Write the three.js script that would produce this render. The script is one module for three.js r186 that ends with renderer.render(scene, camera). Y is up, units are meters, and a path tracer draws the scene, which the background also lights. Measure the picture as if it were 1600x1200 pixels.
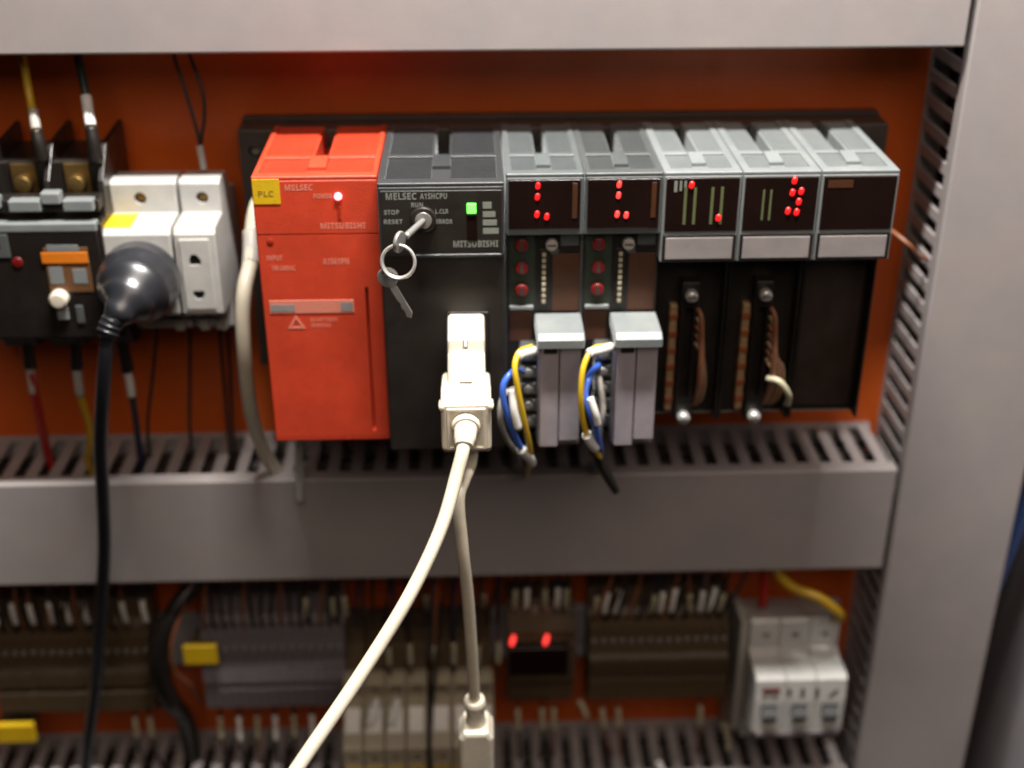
import * as THREE from 'three';
import { RoundedBoxGeometry } from 'three/addons/geometries/RoundedBoxGeometry.js';
import { mergeGeometries } from 'three/addons/utils/BufferGeometryUtils.js';
import { FontLoader } from 'three/addons/loaders/FontLoader.js';
import { TextGeometry } from 'three/addons/geometries/TextGeometry.js';
import { RectAreaLightUniformsLib } from 'three/addons/lights/RectAreaLightUniformsLib.js';
import { Brush, Evaluator, SUBTRACTION } from 'three-bvh-csg';

// ------------------------------------------------------------------ camera, light, exposure
const MM = 0.001;                                   // everything below is laid out in millimetres
const scene = new THREE.Scene();
scene.background = new THREE.Color(0x000000);
const camera = new THREE.PerspectiveCamera(33.34, 4 / 3, 0.02, 12);
camera.position.set(95.3 * MM, 301.6 * MM, 643 * MM);
camera.rotation.order = 'YXZ';
camera.rotation.set(-27.11 * Math.PI / 180, -1.834 * Math.PI / 180, -0.078 * Math.PI / 180);
camera.focus = 0.507; camera.userData.fStop = 4.8;
scene.add(camera);
const renderer = new THREE.WebGLRenderer({ antialias: true });
renderer.toneMapping = THREE.LinearToneMapping;
renderer.toneMappingExposure = 0.74;
renderer.shadowMap.enabled = true;
RectAreaLightUniformsLib.init();
// the lamp in the roof of the cabinet, nearly overhead: fluorescent lamp above the upper duct
const LAMP = [140, 760, 224], LAMP_W = 330, LAMP_D = 34;
const lampLight = new THREE.RectAreaLight(0xfffaf4, 760, LAMP_W * MM, LAMP_D * MM);
lampLight.position.set(LAMP[0] * MM, LAMP[1] * MM, LAMP[2] * MM); lampLight.lookAt(LAMP[0] * MM, 0, LAMP[2] * MM);
lampLight.name = 'roof_lamp_light'; scene.add(lampLight);
// the work lamp above and behind the camera: wide and soft
const ROOM = [200, 900, 1000], ROOM_W = 1000, ROOM_D = 700;
const roomLight = new THREE.RectAreaLight(0xffe2cc, 3.2, ROOM_W * MM, ROOM_D * MM);
roomLight.position.set(ROOM[0] * MM, ROOM[1] * MM, ROOM[2] * MM); roomLight.lookAt(0.1, 0.05, 0.03);
roomLight.name = 'work_lamp_light'; scene.add(roomLight);

// ------------------------------------------------------------------ helpers
let seed = 20211;
const rnd = () => { seed = (seed * 1664525 + 1013904223) >>> 0; return seed / 4294967296; };
const rr = (a, b) => a + (b - a) * rnd();
const V = (p) => new THREE.Vector3(p[0], p[1], p[2]);
// tiling value noise, several octaves
function noiseTile(n, base, oct, s0) {
  let s = s0 >>> 0; const R = () => { s = (s * 1664525 + 1013904223) >>> 0; return s / 4294967296; };
  const out = new Float32Array(n * n); let amp = 1, tot = 0;
  for (let o = 0, f = base; o < oct && f <= n; o++, f *= 2, amp *= 0.55) {
    const g = new Float32Array(f * f).map(() => R()); tot += amp;
    for (let y = 0; y < n; y++) for (let x = 0; x < n; x++) {
      const u = x / n * f, v = y / n * f, i = u | 0, j = v | 0, a = u - i, b = v - j;
      const sa = a * a * (3 - 2 * a), sb = b * b * (3 - 2 * b), i1 = (i + 1) % f, j1 = (j + 1) % f;
      out[y * n + x] += amp * ((g[j * f + i] * (1 - sa) + g[j * f + i1] * sa) * (1 - sb) + (g[j1 * f + i] * (1 - sa) + g[j1 * f + i1] * sa) * sb);
    }
  }
  return out.map((v) => v / tot);
}
function tex(n, fn, metres, srgb) {
  const d = new Uint8Array(n * n * 4);
  for (let i = 0; i < n * n; i++) { const c = fn(i); d[i * 4] = c[0]; d[i * 4 + 1] = c[1]; d[i * 4 + 2] = c[2]; d[i * 4 + 3] = 255; }
  const t = new THREE.DataTexture(d, n, n, THREE.RGBAFormat);
  t.wrapS = t.wrapT = THREE.RepeatWrapping; t.magFilter = THREE.LinearFilter; t.minFilter = THREE.LinearFilter;
  t.repeat.set(1 / metres, 1 / metres); if (srgb) t.colorSpace = THREE.SRGBColorSpace; t.needsUpdate = true; return t;
}
const nA = noiseTile(512, 6, 7, 11), nB = noiseTile(512, 24, 5, 77), nC = noiseTile(512, 96, 3, 5);
const clamp = (v) => Math.max(0, Math.min(255, v));
// grime on painted steel and plastic: soft blotches, fine speckle, a few darker specks (multiplies the colour)
const grime = (k, seedling, metres) => tex(512, (i) => {
  const j = (i + seedling * 7919) % (512 * 512);
  const a = (nA[j] - 0.5) * 2, b = (nB[(j * 1) % (512 * 512)] - 0.5) * 2, c = nC[j];
  const speck = c > 0.8 && nB[j] > 0.55 ? -26 : 0;
  const v = 236 + k * (a * 30 + b * 16 + (c - 0.5) * 16) + speck * k;
  return [clamp(v + a * 3), clamp(v), clamp(v - a * 4)];
}, metres, true);
const rough = (base, k, metres) => tex(512, (i) => { const v = 255 * base + k * ((nA[i] - 0.5) * 120 + (nB[i] - 0.5) * 70); return [0, clamp(v), 0]; }, metres, false);
const bumpT = (metres) => tex(512, (i) => { const v = 128 + (nC[i] - 0.5) * 180 + (nB[i] - 0.5) * 60; return [clamp(v), clamp(v), clamp(v)]; }, metres, false);
const gGrime = grime(0.22, 3, 0.16), gGrime2 = grime(0.5, 17, 0.09), gDirty = grime(1.5, 29, 0.12), rMid = rough(0.85, 1, 0.07), bFine = bumpT(0.05);
function mat(r, g, b, roughness, o = {}) {
  const m = new THREE.MeshPhysicalMaterial({ roughness, metalness: o.metal || 0, map: o.map === undefined ? gGrime2 : o.map, bumpMap: o.bump === null ? null : bFine, bumpScale: o.bs || 0.00006 });
  m.color.setRGB(r, g, b);
  m.roughnessMap = o.map === null ? null : rMid;
  if (o.sheen) { m.sheen = o.sheen; m.sheenColor.setRGB(...(o.sheenColor || [0.9, 0.95, 0.95])); m.sheenRoughness = 0.55; }
  if (o.clearcoat) { m.clearcoat = o.clearcoat; m.clearcoatRoughness = o.ccr || 0.25; }
  if (o.transmission) { m.transmission = o.transmission; m.thickness = o.thickness || 0; m.ior = 1.45; }
  return m;
}
function glow(r, g, b, k) { const m = new THREE.MeshStandardMaterial({ roughness: 0.4 }); m.color.setRGB(r * 0.5, g * 0.5, b * 0.5); m.emissive.setRGB(r, g, b); m.emissiveIntensity = k; return m; }
const M = {
  panel: mat(0.60, 0.10, 0.007, 0.5, { map: gGrime }),
  duct: mat(0.34, 0.308, 0.302, 0.46, { map: gGrime, bs: 0.00003 }),
  steel: mat(0.36, 0.34, 0.36, 0.55, { map: gGrime }),
  red: mat(0.62, 0.060, 0.024, 0.5),
  redDark: mat(0.40, 0.03, 0.012, 0.5),
  cpu: mat(0.042, 0.045, 0.048, 0.42, { sheen: 0.5 }),
  cpuDark: mat(0.020, 0.016, 0.013, 0.5),
  greyDark: mat(0.085, 0.094, 0.094, 0.42, { sheen: 0.5 }),
  greyMid: mat(0.215, 0.235, 0.235, 0.42, { sheen: 0.6 }),
  greySoft: mat(0.12, 0.135, 0.136, 0.42, { sheen: 0.5 }),
  black: mat(0.014, 0.011, 0.009, 0.45),
  rackBase: mat(0.045, 0.036, 0.028, 0.5),
  blackGloss: mat(0.016, 0.017, 0.021, 0.36, { clearcoat: 0.7, ccr: 0.3, bump: null, map: null }),
  window: mat(0.014, 0.007, 0.006, 0.16, { bump: null }),
  brown: mat(0.075, 0.027, 0.010, 0.55),
  brownBlack: mat(0.026, 0.015, 0.010, 0.6),
  copperBrown: mat(0.15, 0.07, 0.028, 0.5),
  board: mat(0.018, 0.03, 0.018, 0.6),
  label: mat(0.30, 0.27, 0.265, 0.6),
  white: mat(0.49, 0.485, 0.46, 0.42),
  whiteDim: mat(0.42, 0.40, 0.36, 0.5),
  cream: mat(0.74, 0.68, 0.55, 0.45),
  creamCable: mat(0.66, 0.60, 0.47, 0.48),
  terminal: mat(0.085, 0.056, 0.028, 0.55, { map: gDirty }),
  terminalGrey: mat(0.15, 0.13, 0.135, 0.55, { map: gDirty }),
  markerGrey: mat(0.26, 0.235, 0.26, 0.55),
  terminalCream: mat(0.38, 0.33, 0.23, 0.5),
  blockGrey: mat(0.34, 0.31, 0.34, 0.5),
  yellow: mat(0.72, 0.47, 0.012, 0.5),
  yellowWire: mat(0.76, 0.50, 0.02, 0.42),
  yellowDull: mat(0.50, 0.30, 0.01, 0.5),
  blueWire: mat(0.05, 0.14, 0.60, 0.4),
  navyWire: mat(0.012, 0.02, 0.05, 0.5),
  greenWire: mat(0.008, 0.022, 0.018, 0.5),
  redWire: mat(0.34, 0.012, 0.006, 0.45),
  darkWire: mat(0.030, 0.016, 0.012, 0.5),
  brownWire: mat(0.22, 0.08, 0.035, 0.5),
  tanWire: mat(0.34, 0.22, 0.12, 0.5),
  orangeWire: mat(0.26, 0.085, 0.03, 0.5),
  sleeve: mat(0.78, 0.77, 0.72, 0.5),
  sleeveAged: mat(0.44, 0.40, 0.27, 0.55),
  orange: mat(0.72, 0.20, 0.012, 0.5),
  redSwitch: mat(0.17, 0.008, 0.008, 0.45),
  metal: mat(0.66, 0.65, 0.62, 0.3, { metal: 0.6 }),
  keyMetal: mat(0.36, 0.35, 0.34, 0.42, { metal: 0.45 }),
  brass: mat(0.26, 0.165, 0.055, 0.45, { metal: 0.8 }),
  print: mat(0.19, 0.21, 0.18, 0.7, { map: null }),
  printGreen: mat(0.10, 0.12, 0.045, 0.7, { map: null }),
  printRed: mat(0.58, 0.19, 0.13, 0.7, { map: null }),
  printDark: mat(0.03, 0.03, 0.03, 0.7, { map: null }),
  ink: mat(0.26, 0.17, 0.01, 0.7, { map: null }),
  clear: mat(0.62, 0.60, 0.58, 0.35, { transmission: 0.35 }),
  blueCable: mat(0.05, 0.10, 0.30, 0.45),
  ledRed: glow(1, 0.012, 0.012, 1.6), ledHot: glow(1, 0.05, 0.04, 2.6), ledPower: glow(1, 0.22, 0.30, 7), ledGreen: glow(0.16, 1, 0.10, 3.0),
  tubeGlow: glow(1, 0.95, 0.88, 3),
};
// geometries, in millimetres of the place
function box(x0, x1, y0, y1, z0, z1, r = 0.5) {
  const w = x1 - x0, h = y1 - y0, d = z1 - z0, q = Math.min(r, w * 0.45, h * 0.45, d * 0.45);
  const g = q > 0.05 ? new RoundedBoxGeometry(w, h, d, 2, q) : new THREE.BoxGeometry(w, h, d);
  g.translate((x0 + x1) / 2, (y0 + y1) / 2, (z0 + z1) / 2); return g;
}
function prismX(pts, x0, x1, bevel = 0.6) {          // outline in (z, y), pushed along x
  const s = new THREE.Shape(pts.map(([z, y]) => new THREE.Vector2(-z, y)));
  const g = new THREE.ExtrudeGeometry(s, { depth: x1 - x0 - 2 * bevel, bevelEnabled: bevel > 0, bevelThickness: bevel, bevelSize: bevel, bevelOffset: -bevel, bevelSegments: 2, steps: 1 });
  g.rotateY(Math.PI / 2); g.translate(x0 + bevel, 0, 0); return g;
}
function prismZ(pts, z0, z1, bevel = 0.3) {
  const s = new THREE.Shape(pts.map(([x, y]) => new THREE.Vector2(x, y)));
  const g = new THREE.ExtrudeGeometry(s, { depth: z1 - z0 - 2 * bevel, bevelEnabled: bevel > 0, bevelThickness: bevel, bevelSize: bevel, bevelOffset: -bevel, bevelSegments: 2, steps: 1, curveSegments: 12 });
  g.translate(0, 0, z0 + bevel); return g;
}
function sweep(pts, rad, n = 40, ring = 12) {        // a round bar along a smooth line, radius a number or a list over the line
  const c = new THREE.CatmullRomCurve3(pts.map(V), false, 'centripetal');
  const fr = c.computeFrenetFrames(n, false), pos = [], idx = [];
  const R = (t) => { if (!Array.isArray(rad)) return rad; const u = t * (rad.length - 1), i = Math.min(rad.length - 2, Math.floor(u)), k = u - i, s = k * k * (3 - 2 * k); return rad[i] * (1 - s) + rad[i + 1] * s; };
  const uOf = (i) => i / n;
  for (let i = 0; i <= n; i++) {
    const P = c.getPoint(uOf(i)), T = c.getTangent(uOf(i)); let N = fr.normals[i].clone(); N.addScaledVector(T, -N.dot(T)).normalize(); const B = new THREE.Vector3().crossVectors(T, N), r = R(i / n);
    for (let k = 0; k < ring; k++) { const a = k / ring * Math.PI * 2; const q = P.clone().addScaledVector(N, Math.cos(a) * r).addScaledVector(B, Math.sin(a) * r); pos.push(q.x, q.y, q.z); }
  }
  for (let i = 0; i < n; i++) for (let k = 0; k < ring; k++) { const a = i * ring + k, b = i * ring + (k + 1) % ring; idx.push(a, b, a + ring, b, b + ring, a + ring); }
  for (const [i, f] of [[0, 0], [n, 1]]) { const P = c.getPoint(uOf(i)), at = pos.length / 3; pos.push(P.x, P.y, P.z); for (let k = 0; k < ring; k++) { const a = i * ring + k, b = i * ring + (k + 1) % ring; f ? idx.push(a, b, at) : idx.push(b, a, at); } }
  const g = new THREE.BufferGeometry(); g.setAttribute('position', new THREE.Float32BufferAttribute(pos, 3)); g.setIndex(idx); g.computeVertexNormals(); return g;
}
function disc(x, y, z0, z1, r, bev = 0.4, n = 24) {  // round body along z with eased edges
  const q = Math.min(bev, r * 0.4, (z1 - z0) * 0.4);
  const g = new THREE.LatheGeometry([[0, z0], [r - q, z0], [r, z0 + q], [r, z1 - q], [r - q, z1], [0, z1]].map(([a, b]) => new THREE.Vector2(Math.max(a, 1e-4), b)), n);
  g.rotateX(Math.PI / 2); g.scale(1, 1, 1); g.translate(x, y, 0); return g;
}
const ev = new Evaluator(); ev.attributes = ['position', 'normal']; ev.useGroups = false;
function cut(g, tools) {
  let a = new Brush(strip(g)); a.updateMatrixWorld();
  for (const t of tools) { const b = new Brush(strip(t)); b.updateMatrixWorld(); a = ev.evaluate(a, b, SUBTRACTION); }
  return a.geometry;
}
function strip(g) { for (const k of Object.keys(g.attributes)) if (k !== 'position' && k !== 'normal') g.deleteAttribute(k); g.morphAttributes = {}; return g; }
// names, things, parts
const used = new Map();
function numbered(n) { const k = used.get(n) || 0; used.set(n, k + 1); return k ? `${n}_${String(k).padStart(3, '0')}` : n; }
const origin = new THREE.Vector3();
function build(name, geoms, material, parent) {      // one named mesh; box-projected uv in metres
  const list = (Array.isArray(geoms) ? geoms : [geoms]).map((g) => { const h = strip(g.index ? g.toNonIndexed() : g.clone()); return h; });
  const g = list.length > 1 ? mergeGeometries(list) : list[0];
  const p = g.attributes.position, nn = g.attributes.normal, uv = new Float32Array(p.count * 2);
  for (let i = 0; i < p.count; i += 3) {
    let ax = 0, ay = 0, az = 0; for (let k = 0; k < 3; k++) { ax += Math.abs(nn.getX(i + k)); ay += Math.abs(nn.getY(i + k)); az += Math.abs(nn.getZ(i + k)); }
    for (let k = 0; k < 3; k++) { const x = p.getX(i + k) * MM, y = p.getY(i + k) * MM, z = p.getZ(i + k) * MM; const [a, b] = az >= ax && az >= ay ? [x, y] : ax >= ay ? [z, y] : [x, z]; uv[(i + k) * 2] = a; uv[(i + k) * 2 + 1] = b; }
  }
  g.setAttribute('uv', new THREE.BufferAttribute(uv, 2)); g.groups = [];
  const base = parent ? rootOf(parent).userData.base0 : null;
  g.scale(MM, MM, MM); if (base) g.translate(-base.x * MM, -base.y * MM, -base.z * MM);
  const m = new THREE.Mesh(g, material); m.name = parent ? name : numbered(name); m.castShadow = m.receiveShadow = true;
  (parent || scene).add(m); return m;
}
const bases = new Map();
function rootOf(o) { while (o.parent && o.parent !== scene) o = o.parent; return { userData: { base0: bases.get(o) } }; }
function thing(name, label, category, base, group) {
  const o = new THREE.Group(); o.name = numbered(name); scene.add(o); bases.set(o, V(base));
  o.position.set(base[0] * MM, base[1] * MM, base[2] * MM); o.userData = { label, category }; if (group) o.userData.group = group; return o;
}
function tag(o, label, category, group) { o.userData.label = label; o.userData.category = category; if (group) o.userData.group = group; return o; }
function copy(o, dx, dy, dz, label) { const c = o.clone(); c.name = numbered(o.name.replace(/_\d{3}$/, '')); scene.add(c); bases.set(c, bases.get(o)); c.position.x += dx * MM; c.position.y += dy * MM; c.position.z += dz * MM; if (label) c.userData = { ...o.userData, label }; return c; }
const font = await new FontLoader().loadAsync('fonts/droid/droid_sans_bold.typeface.json');
function text(str, x, y, z, h, material, parent, width) { // flat print standing a hair off its surface
  const g = new TextGeometry(str, { font, size: h, depth: 0.08, curveSegments: 3, bevelEnabled: false });
  g.computeBoundingBox(); const b = g.boundingBox; if (width) g.scale(width / (b.max.x - b.min.x), 1, 1);
  g.translate(x, y, z); return build('lettering', g, material, parent);
}
const structure = (o) => { o.userData.kind = 'structure'; return o; };

// ------------------------------------------------------------------ the setting: back panel, side wall
structure(build('back_panel', box(-330, 408, -420, 330, -3, 0, 0.3), M.panel));
structure(build('cabinet_side_wall', box(430, 432, -420, 330, -60, 260, 0.3), M.steel));

// ------------------------------------------------------------------ slotted wiring ducts
const PITCH = 12.5, FW = 6.3;
function ductHorizontal(label, yTop, yBot, x0, x1, fingersOn) {
  const t = thing('wiring_duct', label, 'duct', [x0, yBot, 0], 'slotted wiring ducts');
  build('back_wall', box(x0, x1, yBot + 1, yTop - 1, 0.3, 2, 0.2), M.duct, t);
  build('lower_wall', box(x0, x1, yBot + 0.6, yBot + 2.2, 2, 50, 0.2), M.duct, t);
  const g = [box(x0, x1, yBot, yTop, 52.6, 55.5, 1.3), box(x0, x1, yTop - 1.6, yTop, 46.5, 54, 0.7), box(x0, x1, yBot, yBot + 1.6, 46.5, 54, 0.7)];
  build('cover', g, M.duct, t);
  if (!fingersOn) build('upper_wall', box(x0, x1, yTop - 3.4, yTop - 1.9, 2, 50, 0.2), M.duct, t);
  else {
    build('slot_rail', box(x0, x1, yTop - 3.4, yTop - 1.9, 2, 4, 0.2), M.duct, t);
    for (let x = x0 + 2; x + FW < x1; x += PITCH) { const w = FW + rr(-0.15, 0.15), k = rr(-0.5, 0.2); build('finger', box(x, x + w, yTop - 3.3 + k * 0.4, yTop - 1.8 + k * 0.4, 4, 50, 0.5), M.duct, t); }
  }
  return t;
}
ductHorizontal('grey slotted wiring duct with closed cover above the red power module', 236, 170.5, -300, 322.4, false);
ductHorizontal('grey slotted wiring duct running beneath the row of controller modules', -54.6, -119.6, -300, 322.2, true);
ductHorizontal('grey slotted wiring duct below the terminal blocks and the three-pole breaker', -274, -338, -300, 322.2, true);
{
  const t = thing('wiring_duct', 'upright grey slotted wiring duct meeting the ends of the level ducts', 'duct', [325.4, -410, 0], 'slotted wiring ducts');
  build('back_wall', box(327, 391, -410, 320, 0.3, 2, 0.2), M.duct, t);
  build('right_wall', box(390, 391.6, -410, 320, 2, 50, 0.2), M.duct, t);
  build('cover', [box(325.4, 392.4, -410, 320, 52.6, 55.5, 1.3), box(325.4, 327, -410, 320, 46.5, 54, 0.7), box(390.8, 392.4, -410, 320, 46.5, 54, 0.7)], M.duct, t);
  build('slot_rail', box(327.3, 328.8, -410, 320, 2, 4, 0.2), M.duct, t);
  for (let y = -345; y < 245; y += PITCH) { const k = rr(-0.4, 0.3); build('finger', box(327.2 + k * 0.4, 328.7 + k * 0.4, y, y + FW, 4, 50, 0.5), M.duct, t); }
}

// wires laid in the ducts, seen through the slots
function bundle(label, along, a0, a1, face, inward) {
  const t = thing('duct_wires', label, 'wires', along === 'x' ? [a0, face - 20, 10] : [face + 20, a0, 10]);
  const ms = [M.darkWire, M.black, M.darkWire, M.brownBlack];
  for (let k = 0; k < 18; k++) {
    const dep = 9 + (k % 3) * 5.4 + rr(-0.8, 0.8), z = 8 + Math.floor(k / 3) * 7.1 + rr(-1, 1), pts = [];
    for (let i = 0; i <= 8; i++) { const a = a0 + (a1 - a0) * i / 8, d = dep + rr(-1.2, 1.2), q = z + rr(-1.5, 1.5); pts.push(along === 'x' ? [a, face - inward * d, q] : [face - inward * d, a, q]); }
    build('wire', sweep(pts, rr(2.4, 3.1), 40, 6), ms[k % 4], t);
  }
}
bundle('dark wires lying in the duct beneath the controller modules', 'x', -298, 320, -58, 1);
bundle('dark wires lying in the duct below the terminal blocks', 'x', -298, 320, -277.4, 1);
bundle('dark wires lying in the upright duct', 'y', -408, 318, 328.7, -1);

// ------------------------------------------------------------------ controller rack
{
  const t = thing('base_unit', 'dark rack base plate behind the controller modules', 'rack', [-19, 0, 0]);
  build('plate', cut(box(-19, 302, -1, 127, 0.4, 26, 1), [disc(-11.5, 116, 10, 30, 3.1)]), M.rackBase, t);
  build('rail', box(-19, 302, 123, 128.4, 2, 9, 0.6), M.rackBase, t);
  build('screw', disc(-11.5, 116, 18, 22, 2.6), M.metal, t);
}
// roof of a module: rims, cross bar, latch notch
function moduleShell(t, x0, x1, zf, m, { rim = 2.6, low = 0, tools = [], zLow = 0, ySplit = 0 } = {}) {
  const c = (x0 + x1) / 2, w = x1 - x0 > 40 ? 6.4 : 5.2;
  let g = box(x0 + 0.25, x1 - 0.25, low, 128.6, 26.3, zf, 0.8);
  const list = [box(c - w / 2, c + w / 2, 118, 140, 20, 80, 0)];
  if (ySplit) list.push(box(x0 - 5, x1 + 5, low - 5, ySplit, zLow, zf + 10, 0));
  build('housing', cut(g, [...list, ...tools]), m, t);
  const y0 = 128.4, y1 = 130.2;
  const rims = [box(x0 + 0.25, x0 + 0.25 + rim, y0, y1, 30, zf - 0.2, 0.6), box(x1 - 0.25 - rim, x1 - 0.25, y0, y1, 30, zf - 0.2, 0.6), box(x0 + 0.3, x1 - 0.3, y0, y1 + 0.03, zf - 6.4, zf - 0.15, 0.6), box(x0 + 0.3, c - w / 2 - 0.2, y0, y1 - 0.04, 79, 82.6, 0.5), box(c + w / 2 + 0.2, x1 - 0.3, y0, y1 - 0.04, 79, 82.6, 0.5)];
  build('top_rim', rims, m, t);
  const vent = [], by = 128.5, bt = 129.5;
  for (const [za, zb, split] of [[33, 78, true], [84.4, zf - 7.4, true]]) for (let z = za; z + 1.3 < zb; z += 2.5) { vent.push(box(x0 + rim + 0.4, c - w * 0.62 - 0.3, by, bt, z, z + 1.3, 0)); vent.push(box(c + w * 0.62 + 0.3, x1 - rim - 0.4, by, bt, z, z + 1.3, 0)); }
  build('vent_grille', vent, m, t).userData.kind = 'stuff';
  build('vent_well', [box(x0 + rim + 0.3, c - w * 0.62 - 0.2, 128.3, 128.75, 32.4, zf - 6.8, 0), box(c + w * 0.62 + 0.2, x1 - rim - 0.3, 128.3, 128.75, 32.4, zf - 6.8, 0)], m, t);
  build('latch', prismX([[81, 126], [97, 128.7], [97, 130.1], [84, 131.4], [81, 130]], c - w * 0.62, c + w * 0.62, 0.4), m, t);
  return c;
}
// ---- red power module
{
  const t = thing('power_module', 'bright red power supply module with yellow sticker and lit red lamp', 'controller module', [27, 0, 26]);
  moduleShell(t, 0, 54.5, 110, M.red, { tools: [box(46.4, 48.0, 5, 78.5, 106.5, 115, 0), box(-5, 60, 103.6, 104.3, 109.2, 115, 0), box(-5, 60, 1.6, 2.2, 109.2, 115, 0)] });
  const st = build('sticker', box(0.7, 12.3, 118, 129.2, 109.9, 110.25, 0.1), M.yellow, t);
  text('PLC', 2.6, 121.6, 110.26, 2.6, M.ink, st, 6.6);
  build('indicator_lamp', disc(37.2, 121.2, 109.5, 110.9, 1.7), M.ledPower, t);
  build('lamp_strip', box(36.4, 38.0, 110.5, 116.5, 109.8, 110.2, 0.1), M.redDark, t);
  text('MELSEC', 14.2, 123.9, 110.0, 2.7, M.printRed, t, 12);
  text('POWER', 26.4, 120.2, 110.0, 2.2, M.printRed, t, 8);
  text('MITSUBISHI', 28.4, 106.3, 110.0, 2.7, M.printRed, t, 19.6);
  build('screw', [disc(6.2, 100.6, 109.2, 110.2, 1.9)], M.redDark, t);
  text('INPUT', 3.8, 91.8, 110.0, 2.3, M.printRed, t, 7);
  text('100-240VAC', 5.6, 87.0, 110.0, 2.3, M.printRed, t, 10.5);
  text('A1S61PN', 28.6, 89.6, 110.0, 2.9, M.printRed, t, 11.5);
  const lb = build('warning_label', box(3.2, 41.2, 66.2, 72.6, 109.9, 110.2, 0.1), M.printRed, t);
  build('label_mark', [box(3.8, 14.5, 67.2, 70.6, 110.2, 110.3, 0), box(35.2, 40.6, 67.2, 71.4, 110.2, 110.3, 0)], M.label, lb);
  build('warning_triangle', cut(prismZ([[10.6, 58.6], [18.6, 58.6], [14.6, 65.4]], 109.9, 110.15, 0), [prismZ([[12.4, 59.6], [16.8, 59.6], [14.6, 63.4]], 109, 112, 0)]), M.printRed, t);
  text('DO NOT TOUCH', 21, 62.0, 110.0, 1.7, M.printRed, t, 12); text('TERMINALS', 21, 59.2, 110.0, 1.7, M.printRed, t, 9);
}
// ---- processor module
{
  const t = thing('processor_module', 'wide black processor module with key switch and lit green lamp', 'controller module', [82, 0, 26]);
  moduleShell(t, 54.7, 109.1, 121, M.cpu, { rim: 3, low: -1, ySplit: 97.5, zLow: 117.5 });
  build('face_plate', box(56.2, 107.8, 99, 127, 120.6, 121.5, 0.3), M.cpuDark, t);
  build('door', cut(box(55.4, 108.6, -0.5, 96.6, 117, 119.4, 0.6), [box(83, 102, 14, 70, 115, 125, 0)]), M.cpuDark, t);
  build('port', box(83.2, 101.8, 14.2, 69.8, 112, 119.6, 0.6), M.black, t);
  build('ledge', box(70, 107.6, 96.9, 98.4, 117, 122.1, 0.5), M.cpu, t);
  const s = build('key_switch', disc(74.2, 114.6, 121, 123.6, 5.6, 0.6, 28), M.cpuDark, t);
  build('cylinder_face', disc(74.2, 114.6, 123.6, 124.3, 3.6), M.keyMetal, s);
  build('indicator_lamp', box(92.8, 96.8, 116.8, 121.3, 121, 122.3, 0.4), M.ledGreen, t);
  build('dark_strip', box(92.6, 97.2, 104, 116, 121.3, 121.7, 0.1), M.window, t);
  build('print_block', [box(99.6, 103.4, 118.8, 121.8, 121.45, 121.58, 0), box(99.6, 105, 115, 117.6, 121.45, 121.58, 0), box(99.6, 105.6, 111.2, 113.8, 121.45, 121.58, 0), box(99.6, 106.4, 107.4, 110, 121.45, 121.58, 0)], M.print, t);
  text('MELSEC', 58.2, 123.2, 121.5, 3.0, M.print, t, 13); text('A1SHCPU', 73, 123.4, 121.5, 2.5, M.print, t, 11.5);
  text('STOP', 57.4, 116.6, 121.5, 2.0, M.print, t, 6.4); text('RUN', 69, 119.8, 121.5, 2.0, M.print, t, 5); text('RESET', 57, 112.4, 121.5, 2.0, M.print, t, 8);
  text('L.CLR', 79.2, 116.8, 121.5, 2.0, M.print, t, 5.5); text('ERROR', 79.4, 112.2, 121.5, 2.0, M.print, t, 7);
  text('MITSUBISHI', 86.4, 101.4, 121.5, 2.9, M.print, t, 19.4);
}
function lozenge(x, y, z, r, m, t) { const o = build('indicator_lamp', sweep([[x + 0.35, y + 1.9, z], [x, y, z], [x - 0.35, y - 1.9, z]], [r * 0.4, r * 1.15, r * 1.2, r * 1.15, r * 0.4], 12, 12), m, t); return o; }
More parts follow.
